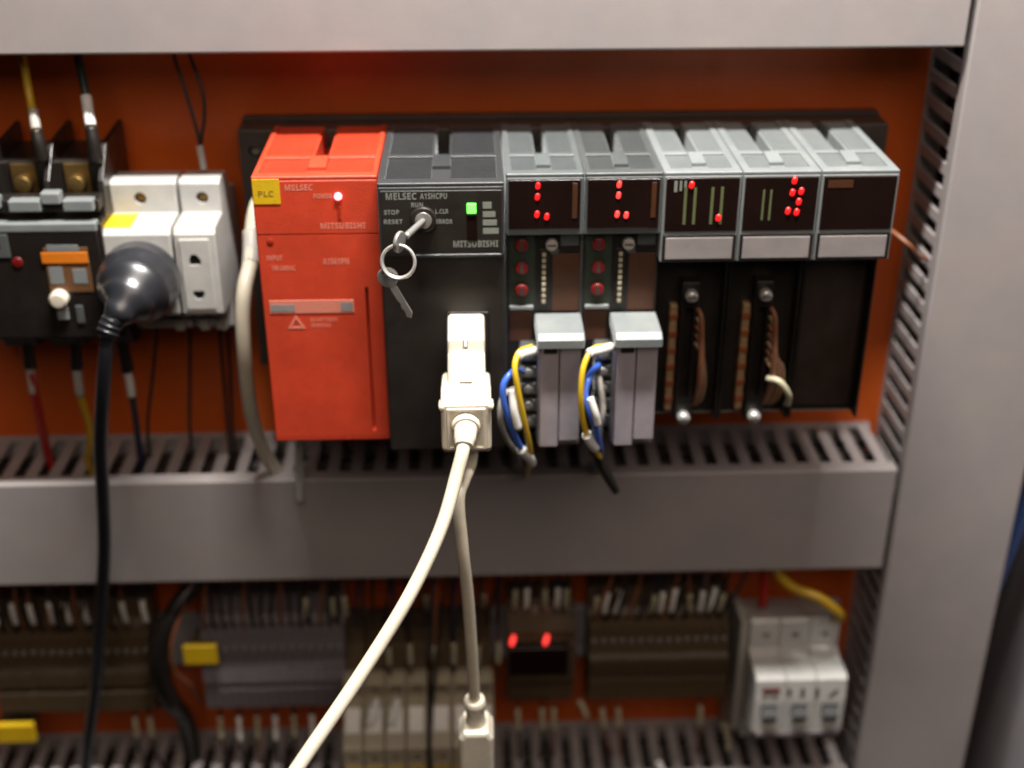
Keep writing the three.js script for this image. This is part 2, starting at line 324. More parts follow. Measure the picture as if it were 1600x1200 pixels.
// ---- two interface modules with terminal blocks
function interfaceModule(x0, label, hot, shellMat) {
  const x1 = x0 + 34.5, t = thing('interface_module', label, 'controller module', [x0 + 17, 0, 26]);
  const dz = 110;
  moduleShell(t, x0, x1, dz, shellMat, { ySplit: 102.5, zLow: 104 });
  build('display_window', box(x0 + 1.4, x1 - 1.6, 105, 127.6, 109.6, 110.5, 0.4), M.window, t);
  build('window_stripe', box(x0 + 29.3, x0 + 31.4, 110, 126, 110.5, 110.75, 0.1), M.brown, t);
  const leds = hot ? [[15, 125.2], [14.9, 120.3], [14.6, 111.6], [18.6, 111.2]] : [[14.2, 125.0], [14.0, 120.0], [13.9, 112.0], [18.2, 110.9]];
  for (const [lx, ly] of leds) lozenge(x0 + lx, ly, 109.95, hot ? 0.95 : 1.0, hot ? M.ledHot : M.ledRed, t);
  build('lower_face', box(x0 + 0.5, x1 - 0.5, -0.3, 102.2, 103.2, 104.25, 0.2), M.black, t);
  build('setting_board', box(x0 + 1.6, x0 + 13.5, 66, 102, 103.8, 104.6, 0.2), M.board, t);
  for (const y of [95.4, 84.4, 73.6]) { const sw = build('rotary_switch', disc(x0 + 7.4, y + 0.6, 104.5, 107, 3.0, 0.5, 20), M.redSwitch, t); build('switch_slot', box(x0 + 6.8, x0 + 8, y - 1.4, y + 2.6, 106.9, 107.25, 0), M.printDark, sw); }
  build('board_edge', box(x0 + 2, x0 + 12.8, 64.6, 66.4, 104, 106.4, 0.3), M.greyMid, t);
  const sc = build('screw', disc(x0 + 20.8, 96.0, 104, 107.2, 2.7, 0.5), M.whiteDim, t); build('screw_slot', box(x0 + 18.8, x0 + 22.8, 95.6, 96.4, 107.1, 107.35, 0), M.printDark, sc);
  build('switch_bank', box(x0 + 15.4, x0 + 19.4, 66.5, 93.5, 103.9, 105.4, 0.3), M.black, t);
  for (let k = 0; k < 9; k++) build('slide_switch', box(x0 + 16.6, x0 + 18.3, 67.6 + k * 2.85, 69.3 + k * 2.85, 105.3, 106.3, 0.2), M.sleeveAged, t);
  build('name_plate', box(x0 + 21.4, x0 + 33.6, 63, 91, 103.8, 104.5, 0.2), M.brown, t);
  build('plate_tab', [box(x0 + 20.5, x0 + 24, 91.4, 93.4, 104, 105.4, 0.2), box(x0 + 25, x0 + 33, 95, 101.5, 103.9, 104.5, 0.2)], M.greyDark, t);
  build('lower_plate', box(x0 + 2, x0 + 12, 48, 63.5, 103.8, 104.5, 0.2), M.brown, t);
  // plug-on terminal block
  const b = build('terminal_block', [box(x0 + 14.4, x0 + 33.6, 2, 60, 104, 121, 0.7)], M.blockGrey, t);
  build('block_hood', prismX([[106, 62.6], [128, 62.6], [131.5, 60.6], [131.5, 56.8], [128, 56.4], [106, 56.4]], x0 + 13.4, x0 + 34.6, 0.7), shellMat === M.greyDark ? M.greyMid : M.greyMid, b);
  build('block_front', [box(x0 + 14.8, x0 + 23.4, 4.5, 56, 120.5, 128, 0.8), box(x0 + 23.8, x0 + 33.2, 7.6, 56, 120.5, 128, 0.8)], M.blockGrey, b);
  build('block_notch', box(x0 + 16.5, x0 + 22.5, 52.6, 55.8, 127.9, 128.3, 0.1), M.cpuDark, b);
  for (let k = 0; k < 5; k++) { const y = 42 - k * 8.6; const cl = build('clamp', box(x0 + 6.6, x0 + 14.2, y, y + 6.4, 104, 114.5, 0.9), M.greyDark, b); build('clamp_screw', disc(x0 + 10.2, y + 3.2, 114.2, 115.4, 2.2), M.keyMetal, cl); }
  return t;
}
interfaceModule(109.5, 'grey interface module beside the black processor module', false, M.greySoft);
interfaceModule(144, 'dark grey interface module between two other grey modules, brighter red digits', true, M.greyDark);
// ---- three modules with labels
function slotModule(x0, label, kind) {
  const x1 = x0 + 34.5, t = thing('signal_module', label, 'controller module', [x0 + 17, 0, 26]);
  moduleShell(t, x0, x1, 110, M.greyMid, { rim: 3.6, ySplit: 88.8, zLow: 88 });
  build('display_window', box(x0 + 1.2, x1 - 1.2, 103, 127.6, 109.6, 110.5, 0.4), M.window, t);
  build('label_holder', box(x0 + 0.8, x1 - 0.8, 89, 101.6, 109.6, 110.3, 0.3), M.black, t);
  build('label_strip', box(x0 + 2.2, x1 - 2.4, 90.2, 100.2, 110.2, 110.7, 0.15), M.label, t);
  build('lower_face', box(x0 + 0.8, x1 - 0.8, 1, 88.4, 87.5, 88.5, 0.3), M.cpuDark, t);
  for (const s of [x0 + 0.4, x1 - 1.5]) build('side_rib', box(s, s + 1.1, 0.6, 88.6, 88, 97, 0.2), M.black, t);
  if (kind === 'a') {
    for (const x of [9.2, 13.4, 21, 25.2]) build('printed_line', box(x0 + x, x0 + x + 1.2, 106.5, 123.5, 110.5, 110.62, 0), M.printGreen, t);
    build('printed_title', [box(x0 + 4.6, x0 + 6, 121.5, 126.5, 110.5, 110.62, 0), box(x0 + 7, x0 + 8, 122, 126.5, 110.5, 110.62, 0), box(x0 + 9, x0 + 10, 122.6, 126.5, 110.5, 110.62, 0)], M.print, t);
    for (const [x, y] of [[12.2, 124.6], [24.9, 109.4]]) lozenge(x0 + x, y, 109.95, 1.1, M.ledRed, t);
  }
  if (kind === 'b') {
    for (const [x, y] of [[22.6, 126], [22.2, 120.6], [26, 121.2], [25.4, 116.4], [21, 112.2], [24.9, 111.6]]) lozenge(x0 + x, y, 109.95, 1.1, M.ledRed, t);
    for (const x of [9.2, 12.4]) build('printed_line', box(x0 + x, x0 + x + 0.9, 108, 122, 110.5, 110.62, 0), M.printGreen, t);
  }
  if (kind === 'c') build('name_mark', box(x0 + 3, x0 + 14, 122.6, 126, 110.5, 110.65, 0), M.brown, t);
  if (kind !== 'c') {
    const cx = x0 + 17.6;
    const p = build('connector', cut(box(cx - 4.2, cx + 4.2, 0, 73, 88, 96.5, 0.8), [box(cx - 2, cx + 2, 12, 60, 92, 99, 0)]), M.black, t);
    for (const y of [67.2, 3.0]) { const s = build('connector_screw', disc(cx, y, 96, 101.5, 3.1, 1.2, 20), M.metal, p); build('screw_slot', box(cx - 2.3, cx + 2.3, y - 0.35, y + 0.35, 101.4, 101.6, 0), M.printDark, s); }
    build('solder_strip', box(cx - 8.6, cx - 5, 4, 60, 88.4, 93, 0.6), M.tanWire, p);
    for (let k = 0; k < 6; k++) build('strip_sleeve', box(cx - 8.9, cx - 4.7, 8 + k * 8.8, 12 + k * 8.8, 88.4, 93.5, 0.7), M.orangeWire, p);
  } else build('blank_cover', box(x0 + 3, x1 - 3, 4, 86, 88.2, 90.4, 0.8), M.brownBlack, t);
  return t;
}
slotModule(178.4, 'light grey module with two lit red dots between olive printed lines', 'a');
slotModule(212.9, 'light grey module with a cluster of six lit red dots', 'b');
slotModule(247.4, 'light grey module at the end of the rack without connector or lit dots', 'c');
// wires soldered to the two narrow connectors
function fan(x, list, label) {
  const t = thing('wire_fan', label, 'wires', [x, 0, 92], 'wire fans hanging from narrow connectors');
  list.forEach(([pts, r, m]) => build('wire', sweep(pts, r, 26, 8), m, t));
}
{
  const f = (cx, n, spread) => { const out = [], ms = [M.brownWire, M.tanWire, M.orangeWire, M.brownWire, M.tanWire, M.brownWire, M.tanWire]; for (let k = 0; k < n; k++) { const u = k / (n - 1), y0 = 60 - k * 4.4; out.push([[[cx + 3.6, y0, 97], [cx + 5 + u, y0 - 3, 100], [cx + 6 + u * spread * 0.6, 36 - u * 4, 101 - u * 2], [cx + 6.5 + u * spread, 20, 98 - u * 2], [cx + 6 + u * spread * 0.95, 9, 92], [cx + 4.6 + u * spread * 0.8, 5, 89.3]], 1.15, ms[k % 7]]); } return out; };
  fan(196, f(196, 5, 3), 'thin brown wires hanging from the connector of the two-dot module');
  const b = f(230.5, 7, 6.5); b.push([[[235, 24, 99], [240, 24, 103], [245, 17, 103], [246.5, 9, 98]], 1.7, M.sleeveAged]);
  fan(230.5, b, 'thicker fan of brown and orange wires with one cream wire at its end');
}
// yellow and blue wires at the two terminal blocks
function wire(name, label, cat, pts, r, m, sleeves = [], group, n = 48) {
  const t = thing(name, label, cat, pts[0], group); build('conductor', sweep(pts, r, n, 10), m, t);
  for (const [sp, sr, sm, sn] of sleeves) build(sn || 'sleeve', sweep(sp, sr, 14, 12), sm, t);
  return t;
}
wire('control_wire', 'yellow wire at the terminal block nearest the processor module', 'wire', [[121, 53, 121], [114.4, 56, 134], [112.7, 52.5, 139.5], [113.9, 42, 141], [117.0, 24, 139], [119.6, 8, 133], [120.6, -4, 122], [120.5, -28, 96], [121, -62, 44]], 1.35, M.yellowWire, [[[[122.6, 53.4, 126], [118.5, 55.2, 132], [114.6, 56.4, 136.6]], 2.1, M.sleeve]]);
wire('control_wire', 'blue wire curving out beside the yellow wire near the processor module', 'wire', [[117, 38, 116], [111.2, 47.4, 136], [107.9, 44, 139.5], [107.6, 36, 140.5], [110.4, 24, 139], [114.6, 10, 134], [119, 0, 127], [121, -20, 104], [120, -62, 42]], 1.5, M.blueWire, [[[[111.8, 41, 139], [112.2, 32, 141.2], [114.2, 22, 141]], 1.9, M.sleeve], [[[115.6, 6.6, 133], [119.6, -1, 127.4], [121.4, -7, 122.4]], 2.3, M.sleeve]]);
wire('control_wire', 'pale grey wire hanging behind the blue wire near the processor module', 'wire', [[116, 30, 115], [107.4, 33, 132], [106.2, 24, 134], [109, 10, 128], [115, -6, 116], [117, -58, 44]], 1.3, M.whiteDim);
wire('control_wire', 'yellow wire at the terminal block between the grey modules', 'wire', [[156, 53, 121], [147, 56.6, 133], [143.1, 52, 139], [141.8, 40, 141.6], [142.7, 28, 140.5], [146, 14.5, 137], [151, 2, 128], [157, -16, 112], [160, -60, 46]], 1.35, M.yellowWire, [[[[157, 54, 124.5], [151, 55.6, 131.4], [145.4, 57, 136.6]], 2.1, M.sleeve], [[[145.2, 17, 138.6], [147.2, 12, 136.6], [149.8, 6.6, 133]], 2.4, M.sleeve]]);
wire('control_wire', 'blue wire crossing the yellow wire between the grey modules', 'wire', [[152, 40, 115], [146, 43.6, 134], [143.9, 38, 139], [145.6, 31, 141], [148.8, 22, 140], [150.8, 12, 135], [153.5, 0, 124], [158, -58, 46]], 1.6, M.blueWire, [[[[146, 37, 140.8], [148.4, 30, 142.4], [149.8, 23.6, 141.6]], 1.7, M.sleeve]]);
wire('control_wire', 'short grey wire behind the crossed wires between the grey modules', 'wire', [[152.5, 34, 114], [153.6, 24, 126], [152.4, 14, 126], [153.6, -4, 112], [157, -58, 42]], 1.5, M.whiteDim);
wire('shrink_sleeve', 'black shrink sleeve hanging over the duct edge below the grey modules', 'sleeve', [[151, 2, 125], [153.6, -8, 121], [158, -20, 113], [163.6, -33.5, 106]], [1.8, 2.6, 2.7, 2.1], M.black);

// ------------------------------------------------------------------ key, ring, spare key
{
  const t = thing('switch_key', 'flat steel key turned in the processor module switch', 'key', [74.2, 114.6, 124]);
  build('blade', sweep([[74.2, 114.6, 123.6], [71.8, 114.4, 130], [67.5, 114, 141]], [1.2, 1.4, 1.5], 16, 8), M.keyMetal, t);
  const d = disc(0, 0, -0.9, 0.9, 4.6, 0.4, 24); d.rotateY(1.15); d.rotateX(0.15); d.translate(65, 113.8, 147); build('bow', d, M.keyMetal, t);
  const r = thing('key_ring', 'shiny round split ring hanging from the switch key', 'ring', [64.3, 106, 150]);
  const g = new THREE.TorusGeometry(6.9, 0.75, 10, 48); g.rotateX(-0.25); g.rotateY(-0.12); g.translate(64.4, 106.2, 150); const g2 = new THREE.TorusGeometry(6.8, 0.7, 10, 48); g2.rotateX(-0.2); g2.rotateY(-0.16); g2.translate(64.5, 106.0, 148.7);
  build('coil', [g, g2], M.metal, r);
  const k = thing('spare_key', 'spare steel key dangling on the ring over the black door', 'key', [59, 101, 147]);
  const kd = disc(0, 0, -0.8, 0.8, 4.4, 0.3, 22); kd.translate(59.6, 98.4, 147); build('bow', cut(kd, [disc(58.6, 100.6, 140, 155, 1.3)]), M.keyMetal, k);
  const kb = prismZ([[-1.5, 0], [1.5, 0], [1.5, -15], [0, -17], [-1.5, -15.5], [-1.1, -13], [-1.5, -11], [-1.0, -9], [-1.5, -7]], -0.7, 0.7, 0.2); kb.rotateZ(0.46); kb.translate(61.2, 95, 147); build('blade', kb, M.keyMetal, k);
}
// ------------------------------------------------------------------ programming cable and its plug
{
  const t = thing('programming_cable', 'cream programming cable plugged into the port of the processor module', 'cable', [91, 40, 119.6]);
  build('plug_shell', prismX([[119.9, 68], [121, 69.4], [127, 68.2], [138, 64.6], [139.2, 60.6], [139.8, 59.4], [166, 50.2], [166.5, 27], [119.9, 16]], 83.4, 99.7, 1.5), M.cream, t);
  build('shell_end', prismX([[134, 47], [160, 54.2], [168, 52.2], [170.6, 49.6], [171, 29.4], [168, 26.2], [134, 18]], 80.6, 101.8, 1.6), M.cream, t);
  for (const x of [80.2, 100.7]) { const k = build('thumb_screw', sweep([[x + 0.8, 48.4, 164], [x + 0.8, 48.8, 169], [x + 0.8, 49, 171.2]], [1.3, 1.4, 1.1], 10, 14), M.cream, t); k.name = 'thumb_screw'; }
  build('shell_rib', [prismX([[143, 59.4], [144, 60.6], [163, 53.4], [163, 51.6]], 84.2, 85.4, 0.2), prismX([[143, 59.4], [144, 60.6], [163, 53.4], [163, 51.6]], 97.7, 98.9, 0.2)], M.cream, t);
  build('front_seam', cut(box(83, 99.4, 29, 48.6, 170.2, 171.5, 0.4), [box(84.2, 98.2, 30.2, 47.4, 169, 173, 0)]), M.cream, t);
  const tab = build('latch_tab', prismX([[141, 60.1], [142.4, 62.2], [156, 57.4], [158, 54.6], [156, 53], [142, 58]], 88.4, 94.2, 0.5), M.cream, t);
  build('latch_pin', sweep([[91.2, 65, 138], [91.3, 62.4, 141.5]], 1.0, 6, 8), M.keyMetal, tab);
  build('gland', [sweep([[91, 40.4, 168], [91, 40.2, 171.6], [91, 40, 173.4]], [6.0, 6.2, 5.6], 12, 24), sweep([[91, 39.8, 172], [90.6, 38.6, 178], [90.1, 36.6, 182]], [5.0, 4.7, 3.9], 16, 22)], M.cream, t);
  build('cable', sweep([[90.6, 38.4, 176], [89.6, 35.6, 184], [87, 28, 190], [80.8, 12.6, 204], [68, -5.8, 225], [48.3, -26.5, 250], [27, -43.3, 280], [5, -58, 318], [-20, -72, 365]], 2.9, 90, 14), M.creamCable, t);
  const h = thing('hanging_cable', 'second cream cable hanging straight down to a pale connector', 'cable', [93, -158, 176]);
  build('cable', sweep([[93.4, 24, 152], [92.8, 18.6, 164], [89.8, 16, 174.5], [87.5, 12.6, 182.5], [88.5, -9, 186], [90.4, -37.2, 184], [91.6, -67.9, 181], [92.4, -96.4, 178], [92.6, -106, 177]], 2.75, 70, 14), M.creamCable, h);
  build('strain_relief', [sweep([[92.5, -101.4, 177.4], [92.6, -104, 177.2], [92.8, -108.6, 176.8]], [4.6, 5.2, 4.6], 10, 22), sweep([[92.7, -106, 177], [92.9, -112, 176.6], [93, -118.4, 176.2]], [4.1, 4.4, 5.2], 12, 22)], M.cream, h);
  build('connector_body', prismZ([[85.2, -158], [85, -120.4], [87.4, -116.4], [98.6, -116.4], [101.2, -120.4], [101.4, -158]], 167.4, 184.4, 2), M.cream, h);
}
// ------------------------------------------------------------------ left: contactor
{
  const t = thing('contactor', 'black contactor with pale round button and orange label', 'contactor', [-118, 30, 0]);
  build('housing', box(-160, -78.5, 36, 96, 8, 70, 1.2), M.black, t);
  build('terminal_deck', box(-160, -78.5, 90, 118, 8, 44, 1), M.black, t);
  for (const x of [-160, -131.4, -106.2, -81]) build('barrier', prismX([[8, 90], [8, 128], [42, 126], [56, 112], [60, 96], [60, 90]], x, x + 2.6, 0.4), M.black, t);
  for (const x of [-143, -118.6, -93.4]) { const s = build('terminal_screw', disc(x, 108, 43, 50, 4.2, 0.6, 20), M.brass, t); build('clamp_plate', box(x - 6, x + 6, 103, 117, 43.5, 45.2, 0.3), M.brass, s); }
  build('cover_bar', [box(-160, -79, 100.4, 106.4, 56, 67, 0.8)], M.black, t);
  for (const [x0, x1, y] of [[-137, -123.5, 103.2], [-119.6, -104.6, 101.6], [-104.2, -95.4, 105.2], [-94.6, -80.6, 101.6], [-140, -137.4, 104]]) build('bar_segment', box(x0, x1, y, y + 5.6, 64, 70.4, 0.8), M.greyMid, t);
  build('edge_strip', box(-158, -80.2, 92.2, 96.8, 66, 72, 0.9), M.greyMid, t);
  build('front_face', box(-158, -80.4, 38, 92, 69.5, 71.6, 0.6), M.black, t);
  const pl = build('data_plate', box(-106.6, -86, 62, 84.6, 71.2, 72, 0.3), M.copperBrown, t);
  build('orange_label', box(-107.8, -86.2, 77, 82.4, 71.9, 72.5, 0.2), M.orange, pl);
  build('plate_mark', [box(-105.5, -99, 66.5, 75, 71.9, 72.2, 0.1), box(-94.5, -88, 66.5, 74, 71.9, 72.2, 0.1), box(-104.6, -90, 83, 86, 71.9, 72.3, 0.1)], M.greyMid, pl);
  build('reset_button', sweep([[-102.4, 59.4, 71], [-102.4, 59.4, 75.4], [-102.4, 59.4, 76.6]], [4.4, 4.4, 3.2], 12, 24), M.cream, t);
  build('button_stem', box(-104.8, -99.6, 48, 55.4, 71.2, 73.2, 0.6), M.greyMid, t);
  build('side_mark', box(-96, -92.6, 46, 55, 71.3, 72.4, 0.3), M.greyDark, t);
  build('red_mark', disc(-119.4, 77.4, 71.2, 72.2, 2.6), M.redSwitch, t);
  build('corner_mark', cut(box(-134, -122, 80, 91.6, 71.2, 72.2, 0.3), [box(-130, -126, 84, 95, 70, 75, 0)]), M.greyDark, t);
  for (const x of [-131, -107, -83.6]) build('lower_clamp', prismX([[20, 40], [58, 40], [60, 34], [56, 27], [44, 24], [20, 30]], x - 8.6, x + 8.6, 0.8), M.black, t);
}
function bootWire(label, pts, r, m, k0, up) { // wire with black boot and pale numbered sleeve
  const t = thing('power_wire', label, 'wire', pts[0]);
  build('conductor', sweep(pts, r, 40, 10), m, t);
  build('sleeve', sweep(k0.sleeve, k0.sr || 2.4, 12, 12), k0.sm || M.sleeve, t);
  build('boot', sweep(k0.boot, [2.9, 3.2, 3.4], 12, 12), M.black, t);
}
bootWire('yellow wire entering the top of the black contactor', [[-118, 176, 26], [-114.9, 163.9, 30], [-111.2, 146, 40], [-108.2, 134.3, 48], [-106.6, 120, 50]], 2.1, M.yellowDull, { sleeve: [[-109.6, 142.5, 43], [-108.8, 138.5, 45.8], [-108.2, 134.5, 48]], boot: [[-108.2, 134.5, 48], [-107.4, 128.5, 49.6], [-106.6, 120, 50]], sm: M.whiteDim });
bootWire('dark wire with long white sleeve entering the top of the black contactor', [[-92, 176, 26], [-89, 163.7, 30], [-85.4, 149, 39], [-82.6, 135.5, 48], [-81.8, 119, 50]], 2.1, M.greenWire, { sleeve: [[-85.2, 148, 39.6], [-83.8, 141, 44.4], [-82.6, 135.6, 48]], boot: [[-82.6, 135.6, 48], [-82, 129, 49.6], [-81.8, 119, 50]], sr: 2.6 });
bootWire('red wire leaving the bottom of the black contactor', [[-130.6, 30, 50], [-131.2, 12, 50], [-133, -7.7, 46], [-135, -30, 40], [-137, -52, 33], [-137, -70, 28]], 2.3, M.redWire, { sleeve: [[-131.2, 12, 50], [-132, 4, 48.6], [-133, -4, 47]], boot: [[-131.2, 12, 50], [-130.8, 21, 50], [-130.6, 32, 50]].reverse(), sm: M.whiteDim });
bootWire('yellow wire leaving the bottom of the black contactor', [[-106.6, 30, 50], [-107.8, 11, 50], [-109.5, -8.2, 46], [-109.2, -26, 42], [-111.5, -40, 38], [-116, -52, 33], [-117, -70, 28]], 2.0, M.yellowDull, { sleeve: [[-107.8, 11, 50], [-108.8, 2, 48.4], [-109.6, -6, 46.6]], boot: [[-107.8, 11, 50], [-107, 21, 50], [-106.6, 32, 50]].reverse(), sm: M.whiteDim });
bootWire('navy wire leaving the bottom of the black contactor beside the plug', [[-83.4, 30, 50], [-82.4, 10, 50], [-83.3, -8.6, 46], [-86, -26, 37], [-88.5, -52, 30], [-88.5, -70, 28]], 1.8, M.navyWire, { sleeve: [[-82.4, 9, 50], [-82.6, 0, 48.4], [-83.2, -7, 46.6]], boot: [[-82.4, 9, 50], [-82.8, 20, 50], [-83.4, 32, 50]].reverse(), sr: 2.2 });
// ---- two mains sockets
function socket(x0, x1, label, pinX) {
  const t = thing('rail_socket', label, 'socket', [(x0 + x1) / 2, 29, 0], 'white rail sockets');
  const c = (x0 + x1) / 2;
  build('housing', cut(prismX([[6, 30], [6, 94], [20, 97], [28, 107.4], [44, 108.6], [46, 106.6], [46, 92.4], [66, 92], [68.6, 89], [68.6, 49], [66, 46.4], [46, 45.6], [46, 32], [44, 30]], x0, x1, 0.8), [disc(c + 1, 99.6, 40, 60, 3.0)]), M.white, t);
  build('screw', disc(c + 1, 99.6, 41, 43, 2.9), M.brass, t);
  for (const f of [x0 + 3, x1 - 8]) build('foot', box(f, f + 5, 31, 37, 45.8, 50, 0.5), M.whiteDim, t);
  return t;
}
{
  const a = socket(-84.4, -47.4, 'wide white rail socket holding the black plug', -60);
  build('sticker', box(-83.4, -66, 92.15, 92.5, 47.5, 66, 0.1), M.yellow, a);
  const b = socket(-46, -26.4, 'narrow white rail socket with two open pin slots', -36);
  build('socket_plate', cut(box(-43.6, -29.4, 51, 87, 68.4, 69.6, 0.5), [prismZ([[-39.6, 74], [-34.2, 74], [-34.2, 77], [-36, 79.4], [-38.4, 79.4], [-39.6, 77]], 60, 75, 0), prismZ([[-39.6, 60.8], [-34.2, 60.8], [-34.2, 58.4], [-36, 56.4], [-38.4, 56.4], [-39.6, 58.4]], 60, 75, 0)]), M.white, b);
  build('pin_slot', [prismZ([[-39.5, 74.1], [-34.3, 74.1], [-34.3, 77], [-36, 79.3], [-38.4, 79.3], [-39.5, 77]], 68.3, 68.75, 0), prismZ([[-39.5, 60.7], [-34.3, 60.7], [-34.3, 58.4], [-36, 56.5], [-38.4, 56.5], [-39.5, 58.4]], 68.3, 68.75, 0)], M.black, b);
}
{
  const t = thing('mains_plug', 'round black plug with its black cable hanging down in front', 'plug', [-61, 72, 69]);
  build('body', sweep([[-63, 68, 68.9], [-63, 68, 72], [-63, 68, 78], [-63.2, 67.6, 86], [-64.6, 66, 93], [-67, 63.4, 98.6], [-69.8, 60.4, 101]], [18.4, 19.2, 19.0, 17.2, 12.6, 7.8, 5.6], 48, 40), M.blackGloss, t);
  const nk = build('strain_relief', sweep([[-68.4, 61.6, 100.4], [-71.4, 58, 102], [-73.4, 52.6, 103]], [5.6, 5.0, 4.4], 12, 20), M.blackGloss, t);
  for (const [x, y, z] of [[-70, 60, 101.2], [-71.5, 57.6, 102], [-72.7, 55, 102.6]]) { const g = new THREE.TorusGeometry(4.9, 0.7, 8, 24); g.rotateX(1.15); g.rotateZ(-0.4); g.translate(x, y, z); build('relief_ring', g, M.blackGloss, nk); }
  build('cable', sweep([[-72.4, 55, 102.6], [-74.8, 46, 103], [-81.1, 20.1, 100], [-88.7, -12.2, 92], [-93.4, -38.5, 85], [-100.9, -79.9, 75], [-108.5, -113.6, 68], [-117.5, -152.8, 62], [-126.9, -192.7, 58], [-138, -233.4, 52], [-146, -268, 50], [-150, -300, 62], [-154, -340, 66]], 3.5, 90, 14), M.blackGloss, t);
}
wire('thin_wire', 'thin dark wire dropping to the narrow socket, bowed to the left', 'wire', [[-48, 176, 22], [-45.6, 161, 22], [-41, 143, 26], [-36.9, 123, 30], [-36.4, 110, 32]], 0.95, M.darkWire, [[[[-36.9, 121, 30.6], [-36.2, 115, 31.6], [-35.8, 109, 32]], 1.7, M.whiteDim]]);
wire('thin_wire', 'thin dark wire dropping to the narrow socket, bowed to the right', 'wire', [[-41, 176, 22], [-38, 161, 22], [-33.4, 145, 26], [-33.6, 134, 28], [-36.2, 122, 30.4], [-36.4, 112, 31]], 0.95, M.darkWire);
for (const [x, x2, l] of [[-70, -84, 'thin dark wire slanting down from the wide socket to the duct'], [-53, -61, 'thin dark wire below the gap between the two sockets'], [-37.6, -40.5, 'thin dark wire below the narrow socket'], [-33.2, -38, 'thin dark wire close beside another below the narrow socket']]) wire('thin_wire', l, 'wire', [[x, 34, 28], [x - 0.6, 22, 28], [(x + x2) / 2, -8, 27], [x2, -40, 25], [x2 - 0.6, -70, 25]], 1.0, M.darkWire);
wire('supply_cable', 'thick cream cable bulging past the side of the red power module', 'cable', [[-6, 98, 30], [-11, 92, 38], [-13, 80, 48], [-12.4, 72, 62], [-14, 64, 74], [-15.4, 52, 78], [-16.6, 30, 78], [-18.4, 4, 70], [-18.6, -24, 58], [-14.6, -50, 47], [-9, -66, 36], [0, -84, 28]], 3.7, M.creamCable, [[[[-13.2, 82, 47], [-12.6, 76, 54], [-12.2, 71, 63]], 4.1, M.whiteDim, 'clamp_sleeve']]);
wire('clear_tube', 'clear plastic tube tucked over the duct edge under the red power module', 'tube', [[6, 6, 70], [4.6, -14, 66], [2.6, -36, 60], [1.6, -52, 57.6], [0.8, -60, 57.8], [0.4, -66, 57.6]], 2.3, M.clear);
wire('brown_wire', 'thin brown wire poking out at the end of the rack beside the upright duct', 'wire', [[301, 70, 12], [307, 74, 34], [314, 70, 44], [322, 62, 40], [332, 58, 34]], 1.1, M.brownWire);

// ------------------------------------------------------------------ lower row: rail, terminal blocks, relay, breaker
structure(build('mounting_rail', [box(-300, 318, -214, -180, 1, 4, 0.4), box(-300, 318, -216, -211, 3, 8, 0.4), box(-300, 318, -183, -178, 3, 8, 0.4)], M.steel));
function terminalRow(x0, n, pitch, m, name, label, group, shape) {
  const first = thing(name, label, 'terminal block', [x0, -235, 4], group); shape(first, x0, x0 + pitch - 0.1, m);
  for (let k = 1; k < n; k++) copy(first, k * pitch, rr(-0.25, 0.25), rr(-0.3, 0.3));
}
const slim = (t, x0, x1, m) => {
  build('body', prismX([[6, -238], [6, -156], [20, -154], [24, -166], [27, -170], [36, -173], [38, -190], [41, -192], [41, -204], [38.6, -205], [38.6, -207.4], [41, -208.4], [41, -222], [36, -224.6], [26, -228], [22, -238]], x0, x1, 0.16), m, t);
  const s = build('clamp_screw', disc((x0 + x1) / 2, -181, 35, 38.2, 1.55, 0.3, 12), M.keyMetal, t); s.name = 'clamp_screw';
  build('marker', box(x0 + 0.1, x1 - 0.1, -203, -193.6, 40.8, 41.5, 0.2), m === M.terminalGrey ? M.markerGrey : M.terminal, t);
};
terminalRow(-190.5, 17, 5.4, M.terminal, 'terminal_block', 'slim beige terminal block in the row crossed by the black plug cable', 'terminal blocks crossed by the black plug cable', slim);
terminalRow(-68.5, 15, 5.6, M.terminalGrey, 'terminal_block', 'slim grey terminal block in the row behind the yellow end tag', 'terminal blocks behind the yellow end tag', slim);
terminalRow(160.5, 15, 5.55, M.terminal, 'terminal_block', 'slim beige terminal block in the row beside the three-pole breaker', 'terminal blocks beside the breaker', slim);
for (const [x, x1, y, z, l] of [[-77, -57.4, -178, 46, 'yellow end tag standing on the grey terminal row'], [-200, -173, -236, 44, 'yellow tag at the lower edge of the terminal row crossed by the plug cable']]) {
  const t = thing('marker_tag', l, 'tag', [x, y - 6, 30]); build('plate', box(x, x1, y - 7, y + 6.4, z - 4, z, 0.8), M.yellow, t); build('stem', box(x + 4, x1 - 4, y - 5, y + 3, 24, z - 3.9, 0.5), M.terminal, t);
}
// wide cream terminals, some with white caps
const wide = (t, x0, x1, m) => {
  const c = (x0 + x1) / 2;
  build('rear_base', prismX([[6, -284], [6, -176], [16, -174], [20, -192], [38, -199], [38, -284]], x0 + 0.3, x1 - 0.3, 0.5), M.terminal, t);
  build('body', cut(prismX([[38.2, -285], [38.2, -198], [43, -197.5], [50, -200], [50, -209], [56, -211.4], [68, -222], [73, -228], [73, -268], [69, -272], [44, -285]], x0, x1, 0.6), [box(c - 3.6, c + 3.6, -208.6, -201.5, 40, 60, 0), disc(c, -235.4, 70, 80, 2.2)]), m, t);
  build('shoulder_plate', prismX([[57.4, -210.4], [67.6, -220.4], [68.4, -219.6], [58.2, -209.4]], x0 + 1.6, x1 - 1.6, 0.15), M.sleeve, t);
  build('clamp_screw', disc(c, -235.4, 69.6, 71.4, 2.1, 0.3, 14), M.brass, t);
  build('lower_face', box(x0 + 0.8, x1 - 0.8, -266, -241.5, 72.8, 73.7, 0.3), M.yellowDull, t);
};
